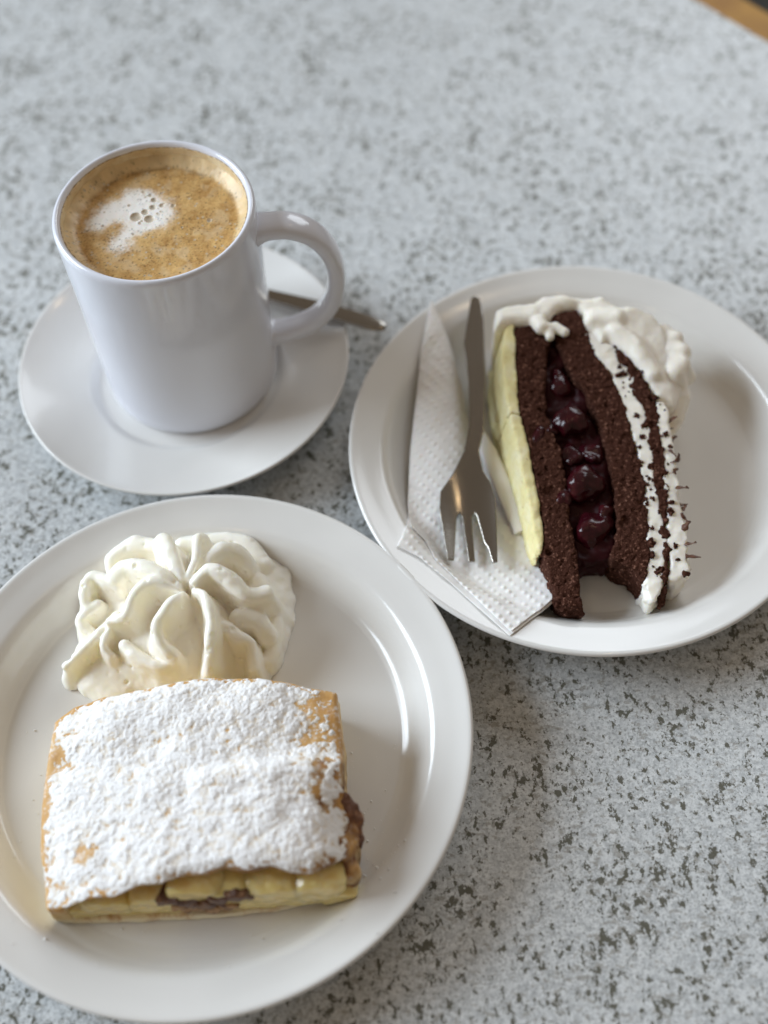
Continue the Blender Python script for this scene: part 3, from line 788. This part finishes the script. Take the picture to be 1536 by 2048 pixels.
# ---------------------------------------------------------------- whipped cream
X, Y, Z = box_grid((-136, 186, 6), (-33, 272, 56), 0.6)
body = ellipsoid(X, Y, Z, (-84, 223, 8), (37.5, 33, 19))
apron = smin(ellipsoid(X, Y, Z, (-68, 229, 8), (30, 34, 9.5)), ellipsoid(X, Y, Z, (-110, 208, 8), (19, 19, 10)), 5)
Fv = smin(body, apron, 3)
RID = [  # (points, radii, slope): folds that left the nozzle
    ([(-80.5, 228.5, 40), (-84.0, 236, 42), (-88.5, 245.5, 40), (-90, 250, 34)], (1.8, 3.6, 5.0, 4.6), 0.22),
    ([(-78.0, 228.6, 40), (-75.4, 236, 41), (-75.2, 246, 39.5), (-74, 250, 33)], (1.6, 2.0, 2.2, 3), 0.34),
    ([(-76.6, 228.4, 38), (-69.5, 239, 38), (-63.5, 244.0, 35), (-58, 242, 29)], (1.6, 3.4, 4.8, 5.0), 0.30),
    ([(-75.9, 226.0, 40), (-69.8, 230.5, 42.5), (-62.8, 228.2, 41), (-55.9, 222.3, 37), (-48.4, 224.0, 34)], (1.8, 3.6, 4.4, 3.6, 3.6), 0.26),
    ([(-75.3, 222.5, 40), (-70.5, 218.4, 43), (-68.6, 208.7, 40.5), (-69.6, 198.7, 35), (-71.2, 194.0, 28)], (1.6, 2.2, 2.3, 2.4, 3), 0.36),
    ([(-79.6, 221.5, 40), (-83.5, 216.9, 43), (-89.6, 209.6, 40), (-88.6, 204.0, 36), (-84.0, 200.0, 31)], (1.6, 2.2, 2.5, 2.6, 3.2), 0.34),
    ([(-81.6, 223.4, 40), (-92.0, 226.6, 43), (-98.7, 221.8, 41), (-102.2, 215.6, 37), (-109.1, 215.2, 33)], (1.6, 2.4, 2.3, 2.3, 2.4), 0.36),
    ([(-82.0, 225.6, 40), (-92.3, 232.4, 42), (-102.7, 236.4, 39), (-108.5, 234.5, 34)], (1.8, 3.8, 4.6, 4.2), 0.25),
    ([(-95, 250, 31), (-103, 252.0, 30), (-112.0, 248.2, 27), (-112, 243, 23)], (3.6, 4.4, 3.2, 4), 0.25),
    ([(-108.2, 231.9, 31), (-118.5, 237.6, 31), (-122.0, 232.0, 28), (-121.0, 224.8, 25)], (3.2, 3.0, 2.6, 2.4), 0.32),
    ([(-116.9, 226.6, 26), (-123.6, 221.8, 24), (-120.6, 217.4, 20)], (3, 2.6, 3), 0.3),
    ([(-108, 219.0, 28), (-117.6, 209.5, 27.5), (-128.0, 201.8, 22)], (3.2, 2.2, 1.8), 0.36),
    ([(-104, 207, 28), (-97.1, 200.7, 27), (-89.8, 197.9, 26.5), (-83.5, 199.4, 26)], (3.2, 2.8, 2.8, 3.2), 0.32),
    ([(-66, 212, 33), (-60.0, 207.4, 31), (-55.0, 204.9, 28), (-54.2, 197.0, 23)], (3.2, 3.4, 2.4, 3), 0.34),
    ([(-110.4, 212.5, 29), (-112.4, 207.2, 28), (-109.8, 204.0, 25)], (1.8, 1.5, 1.8), 0.3),
    ([(-59, 216, 31), (-53, 215, 29), (-49, 211, 24)], (5, 5, 5), 0.2),
    ([(-85, 256.0, 20), (-72, 257.5, 20), (-60, 255, 20), (-52, 246, 19)], (5.0, 5.5, 6, 5.5), 0.15),
    ([(-53, 236, 21), (-48.0, 226, 20), (-46.6, 213, 19), (-49, 203, 17)], (5, 4, 4, 4), 0.2),
]
def fold(X, Y, Z, pts, rad, slope):
    """a fold of cream: round crest along the curve, widening like draped cloth below it"""
    best = np.full(X.shape, 1e9, np.float32)
    for a, b, ra, rb in zip(pts[:-1], pts[1:], rad[:-1], rad[1:]):
        e = np.subtract(b, a)
        wx, wy = X - a[0], Y - a[1]
        t = np.clip((wx * e[0] + wy * e[1]) / (e[0] ** 2 + e[1] ** 2 + 1e-9), 0, 1)
        rr = ra + (rb - ra) * t
        dz = Z - (a[2] + e[2] * t - rr)
        below = np.clip(-dz, 0, 30)
        q = np.sqrt((wx - e[0] * t) ** 2 + (wy - e[1] * t) ** 2 + np.clip(dz, 0, None) ** 2) - rr - slope * below * below / (below + 5)
        best = np.minimum(best, q)
    return best * 0.9
gx0 = np.array([X[0, 0, 0], Y[0, 0, 0], Z[0, 0, 0]]); hh = 0.6
for p, r, slope in RID:
    pp = catmull([(*a, b) for a, b in zip(p, r)], 7)
    lo = np.clip(((pp[:, :3].min(0) - 14 - gx0) / hh).astype(int), 0, None); hi = ((pp[:, :3].max(0) + 14 - gx0) / hh).astype(int)
    sl = (slice(lo[0], hi[0]), slice(lo[1], hi[1]), slice(0, hi[2]))
    dd = fold(X[sl], Y[sl], Z[sl], pp[:, :3] - (0, 0, 0.0), pp[:, 3] * 0.86, slope * 1.0)
    Fv[sl] = smin(Fv[sl], dd, 0.8)
Fv = roughen(Fv, X, Y, Z, [(9, 0.9), (4.5, 0.5), (2.0, 0.16)])
rs = np.random.RandomState(5)
near = np.argwhere(np.abs(Fv) < 0.35)
near = near[Z[tuple(near.T)] > 14]
for i in rs.choice(len(near), 190, replace=False):
    c = [A[tuple(near[i])] for A in (X, Y, Z)]
    r = 0.55 + 0.55 * rs.rand() ** 2
    lo = np.maximum(near[i] - 4, 0); hi = near[i] + 5
    sl = tuple(slice(a, b) for a, b in zip(lo, hi))
    dd = np.sqrt((X[sl] - c[0]) ** 2 + (Y[sl] - c[1]) ** 2 + (Z[sl] - c[2]) ** 2) - r
    Fv[sl] = smax(Fv[sl], -dd, 0.3)
Fv = np.maximum(Fv, strudel_plate_z(X, Y) + 0.15 - Z)
V, Q = surface(Fv, X, Y, Z)
wc = mesh('whipped_cream', V, Q, M['cream'], base=(-84, 222, 7.3))
tag(wc, 'piped mound of whipped cream beside the strudel', 'whipped cream')

# ---------------------------------------------------------------- apple strudel
st = thing('apple_strudel', (-72, 145, 7.3), 'slice of apple strudel thickly dusted with powdered sugar', 'strudel')
OUT = [(-127.5, 175.0), (-120, 180.0), (-109, 182.5), (-72, 187.0), (-49, 185.5), (-21.5, 179.0), (-19.5, 160), (-19.8, 141), (-17, 136), (-14.8, 130), (-15.5, 122), (-17.0, 114.0), (-18.5, 111.5), (-46, 106.5), (-73, 105.2), (-106, 105.4), (-124.5, 106.0), (-127.5, 125), (-129, 143)]
OUT_TOP = OUT[:11] + [(-17.5, 118), (-24, 113.0), (-31, 110.0), (-38, 110.6), (-44, 112.8), (-52, 111.8), (-60, 113.8), (-67, 112.0), (-74, 112.4), (-82, 109.6), (-90, 109.8), (-98, 107.2), (-106, 107.6), (-116, 105.8), (-124.0, 106.5), (-127.5, 125), (-129, 143)]
def crust_top(x, y):
    zt = 40.5 - 10.5 * (np.abs(x + 66) / 60) ** 2.4
    zt = zt - 3.5 * np.clip((y - 165) / 22, 0, 1) ** 2 * 1.5
    zt = zt - 3.0 * np.clip((-95 - x) / 34, 0, 1) * np.clip((150 - y) / 45, 0, 1)
    zt = zt + 7.5 * sig((150 + 0.10 * (x + 45) + 2.0 * noise(x, y, 3.0, 12) - y) / 1.7) * sig((x + 68) / 8) * (1 - 0.35 * np.clip((150 - y) / 40, 0, 1))
    zt = zt - 6.0 * sig((x + 22.5) / 2.0) * sig((141 - y) / 4)
    zt = zt - 2.5 * np.exp(-((y - 108) / 7) ** 2) * (0.6 + 1.2 * noise(x, 0.0, 2.0, 15))      # the front lip sags
    return zt + 2.4 * noise(x, y, 0.0, 24) + 1.7 * noise(x, y, 5.0, 11) + 0.5 * noise(x, y, 8.0, 5)
X, Y, Z = box_grid((-134, 100, 5), (-8, 192, 50), 0.65)
d = poly_sd(X[:, :, 0], Y[:, :, 0], OUT)[:, :, None]
d_top = poly_sd(X[:, :, 0], Y[:, :, 0], OUT_TOP)[:, :, None]
d = d + (d_top - d) * np.clip((Z - 13) / 14, 0, 1)
bulge = 0.6 * np.sin(np.clip((Z - 8) / 30, 0, 1) * math.pi)
d3 = roughen(d - bulge * (Y > 122), X, Y, Z, [(7, 0.7), (2.2, 0.25)])
ct = crust_top(X[:, :, 0], Y[:, :, 0])[:, :, None]
Fv = smax(d3, Z - ct, 2.4)
roof = ct - 2.0 - 2.0 * np.exp(-((X + 55) / 14) ** 2)
cav = np.maximum.reduce([-118 - X, X + 20.5, Y - 124, 11.0 - Z, Z - roof])
Fv = smax(Fv, -cav, 1.2)
fl = roughen(ellipsoid(X, Y, Z, (-18.5, 114.5, 23), (4.0, 4.5, 9)), X, Y, Z, [(3, 0.6)])
Fv = smin(Fv, fl, 2.0)
Fv = np.maximum(Fv, strudel_plate_z(X, Y) + 0.2 - Z)
V, Q = surface(Fv, X, Y, Z)
hz = np.clip((V[:, 2] - crust_top(V[:, 0], V[:, 1]) + 9) / 7, 0, 1) + 0.6 * noise(V[:, 0], V[:, 1], V[:, 2], 7)
hz = np.clip(hz, 0, 1)[:, None]
colr = np.array([0.74, 0.58, 0.31]) * (1 - hz) + np.array([0.58, 0.33, 0.11]) * hz
dust = sig((noise(V[:, 0], V[:, 1], V[:, 2], 1.0) + 0.5 * noise(V[:, 0], V[:, 1], V[:, 2], 6.0) - 0.22) / 0.05) * (V[:, 2] > crust_top(V[:, 0], V[:, 1]) - 6)
colr = colr + (np.array([0.84, 0.82, 0.79]) - colr) * (0.75 * dust)[:, None]
base_c = sig((13.5 - V[:, 2]) / 0.7)[:, None] * (V[:, 1] < 122)[:, None]
colr = colr + (np.array([0.84, 0.76, 0.56]) - colr) * base_c
burnt = sig((V[:, 0] + 33) / 2.5) * sig((153 - V[:, 1]) / 2.5) * np.clip(0.55 + 1.6 * fbm(V[:, 0], V[:, 1], V[:, 2], 6, 3), 0, 1)
burnt = np.maximum(burnt, 0.8 * np.exp(-((V[:, 0] + 50) / 16) ** 2 - ((V[:, 1] - 112) / 4) ** 2))
colr = colr + (np.array([0.17, 0.07, 0.028]) - colr) * burnt[:, None]
crust = mesh('crust', V, Q, M['crust'], st, col=colr)
# browned blister on the side
X, Y, Z = box_grid((-34, 112, 16), (-6, 148, 48), 0.5)
Fv = smin(ellipsoid(X, Y, Z, (-16.6, 128.5, 29.5), (3.6, 7.5, 5.0)), ellipsoid(X, Y, Z, (-19.5, 136.0, 34.5), (3.2, 4.5, 3.0)), 3)
Fv = roughen(Fv, X, Y, Z, [(6, 2.2), (3.0, 1.6), (1.5, 0.5)], 4)
V, Q = surface(Fv, X, Y, Z)
mesh('browned_edge', V, Q, M['brown'], st)
# powdered sugar: a thin heap that thins out to bare pastry towards the edges
h = 0.24
gx, gy = np.arange(-129, -13.0, h), np.arange(103.5, 188, h)
X, Y = np.meshgrid(gx, gy, indexing='ij')
dd = -poly_sd(X, Y, OUT_TOP)
zt = crust_top(X, Y)
zt = zt - 1.0 * np.clip((4.0 - dd) / 4.0, 0, 1.6) ** 2
def grains(x, y, cell, seed, lo=0.35, hi=0.75):
    """heaped round clumps, one per jittered cell"""
    g = np.random.RandomState(seed)
    n = 256
    jx, jy, jr = g.rand(n, n), g.rand(n, n), lo + (hi - lo) * g.rand(n, n) ** 1.5
    u, v = x / cell, y / cell
    iu, iv = np.floor(u).astype(int), np.floor(v).astype(int)
    best = np.zeros(x.shape)
    for a in (-1, 0, 1):
        for b in (-1, 0, 1):
            p, q = (iu + a) % n, (iv + b) % n
            d2 = (iu + a + jx[p, q] - u) ** 2 + (iv + b + jy[p, q] - v) ** 2
            best = np.maximum(best, np.sqrt(np.clip(jr[p, q] ** 2 - d2, 0, None)))
    return best * cell
side = np.minimum(X + 128.5, -17.5 - X) + 1.5 * noise(X, Y, 17.0, 9)
cover = 0.80 * np.clip(np.minimum(side / 4.2, dd / 1.0), -1, 1) + 0.16
cover -= 1.1 * sig((X + 35 + 0.20 * (185 - Y)) / 3.2) * sig((Y - 150) / 5)
cover -= (0.22 + 0.9 * noise(X, Y, 37.0, 5.0)) * sig((-(X + 110)) / 5)
cover -= 0.9 * np.exp(-(((X + 110) / 5) ** 2 + ((Y - 121) / 9) ** 2))
cover -= 0.6 * np.exp(-(((X + 124) / 4) ** 2 + ((Y - 163) / 7) ** 2))
cover -= 0.9 * np.exp(-(((X + 26 + 0.3 * (Y - 130)) / 2.0) ** 2 + ((Y - 133) / 9) ** 2))
cover -= (0.45 + 1.3 * np.clip(noise(X, Y, 27.0, 5.0), -0.3, 1)) * sig((X + 33) / 3) * sig((152 - Y) / 3)
cover -= 0.5 * np.exp(-(((X + 48) / 13) ** 2 + ((Y - 116) / 3.5) ** 2))
cover += 0.75 * fbm(X, Y, 7.0, 10, 3) - 0.20 * sig((-(X + 92)) / 12)
wX, wY = X + 0.4 * noise(X, Y, 51.0, 1.2), Y + 0.4 * noise(X, Y, 61.0, 1.2)
cover += 0.35 * noise(X, Y, 81.0, 2.2)
heap = 0.22 * grains(wX, wY, 2.0, 1, 0.2, 0.8) + 0.24 * grains(wX + 3, wY, 1.2, 2, 0.2, 0.7) + 0.20 * grains(wX, wY + 5, 0.75, 3) + 0.36 * fbm(X, Y, 9.0, 2.6, 3, 0.6) + 0.40 * np.clip(noise(X, Y, 99.0, 1.5) - 0.12, 0, 1) + 0.25 * noise(X, Y, 19.0, 5.0) + 0.22
tk = 0.85 * np.clip(cover, -1.2, 0.42) - 0.42 + heap
tk = tk - 3.0 * np.clip(0.5 - dd - 0.9 * noise(X, Y, 71.0, 3.0), 0, 2)
Zs = zt + tk
thin = np.clip((tk + 0.02) / 0.34, 0, 1) ** 0.7                      # a thin dusting lets the pastry tint through
SCOL = np.array([0.77, 0.67, 0.52]) + (np.array([0.88, 0.875, 0.87]) - np.array([0.77, 0.67, 0.52])) * thin[..., None]
ok = dd > 0.25
idx = -np.ones(X.shape, int); idx[ok] = np.arange(ok.sum())
q = np.stack([idx[:-1, :-1], idx[1:, :-1], idx[1:, 1:], idx[:-1, 1:]], -1).reshape(-1, 4)
q = q[(q >= 0).all(1)]
mesh('powdered_sugar', np.stack([X[ok], Y[ok], Zs[ok]], 1), q, M['sugar'], st, col=SCOL[ok])
# filling seen in the cut front
def lump(name, c, r, m, amp=0.18, h=0.5, front=0.0):
    X, Y, Z = box_grid(*[[a + s * b * 1.35 for a, b in zip(c, r)] for s in (-1, 1)], h)
    q = ((np.abs((X - c[0]) / r[0])) ** 3 + (np.abs((Y - c[1]) / r[1])) ** 3 + (np.abs((Z - c[2]) / r[2])) ** 3) ** (1 / 3)
    mr_ = min(r)
    Fv = (q - 1) * mr_ + amp * mr_ * 2 * noise(X, Y, Z, mr_ * 1.2) + 0.06 * mr_ * noise(X, Y, Z, mr_ * 0.4)
    cut = 106.9 + 0.9 * noise(X[:, 0, :], 0, Z[:, 0, :], 6)[:, None, :] + 0.35 * noise(X[:, 0, :], 9, Z[:, 0, :], 2)[:, None, :] + front
    Fv = smax(Fv, cut - Y, 0.8)                                     # sliced off by the knife
    Fv = np.maximum(Fv, strudel_plate_z(X, Y) + 0.6 - Z)
    V, Q = surface(Fv, X, Y, Z)
    return mesh(name, V, Q, m, st)
rs = np.random.RandomState(21)
for (x_, z_, a, b) in ((-115, 15, 7, 5), (-105, 18.5, 8, 7), (-96, 15, 7.5, 6), (-88, 20.5, 8, 8), (-83, 14.5, 7, 5), (-45, 23, 10, 9), (-53, 15.5, 8.5, 6), (-38, 15.5, 9, 6), (-30, 22.5, 9.5, 9), (-23.5, 15.5, 6.5, 6), (-60, 24, 7, 7), (-72, 28, 9, 6)):
    lump('apple_piece', (x_, 113.0, z_), (a * 1.12, 7.2, b * 1.12), M['apple'], 0.12, front=rs.uniform(0, 0.7))
for (x_, z_, a, b) in ((-76, 24, 4.6, 3.6), (-69, 20.5, 4, 4), (-64, 25.5, 4.5, 3.2), (-82, 27, 4, 2.6), (-57, 28.5, 5, 2.6)):
    lump('raisin', (x_, 109.3, z_), (a, 4.2, b), M['raisin'], 0.4, 0.4, -0.9)
for (x_, z_, a, b) in ((-75, 16.5, 4.6, 3.6), (-68, 15.0, 4, 3.0), (-61, 18.5, 3.8, 3.4), (-79, 20.5, 3, 2.4)):
    lump('walnut_piece', (x_, 109.0, z_), (a, 4.2, b), M['nut'], 0.5, 0.4, -1.2)

# grains of sugar fallen on the plate
rs = np.random.RandomState(9)
V, F = [], []
for k in range(420):
    a = rs.rand() * 6.283
    q = rs.uniform(0, 22) ** 1.0
    e = OUT[rs.randint(len(OUT))]
    x_, y_ = e[0] + q * math.cos(a), e[1] + q * math.sin(a)
    if poly_sd(np.array([x_]), np.array([y_]), OUT)[0] < 1.5 or (y_ > 183 and x_ < -38): continue
    r = 0.15 + 0.38 * rs.rand() ** 4
    z_ = float(strudel_plate_z(x_, y_)) + r * 0.7
    b = len(V)
    for d in ((1, 0, 0), (-1, 0, 0), (0, 1, 0), (0, -1, 0), (0, 0, 1), (0, 0, -1)):
        V.append((x_ + d[0] * r * rs.uniform(.7, 1.3), y_ + d[1] * r * rs.uniform(.7, 1.3), z_ + d[2] * r * rs.uniform(.7, 1)))
    F += [(b + i, b + j, b + k_) for i, j, k_ in ((0, 2, 4), (2, 1, 4), (1, 3, 4), (3, 0, 4), (2, 0, 5), (1, 2, 5), (3, 1, 5), (0, 3, 5))]
tag(mesh('sugar_crumbs', V, F, M['grain'], base=(-75, 150, 7)), 'fine sugar grains scattered on the plate round the strudel', 'sugar', kind='stuff')
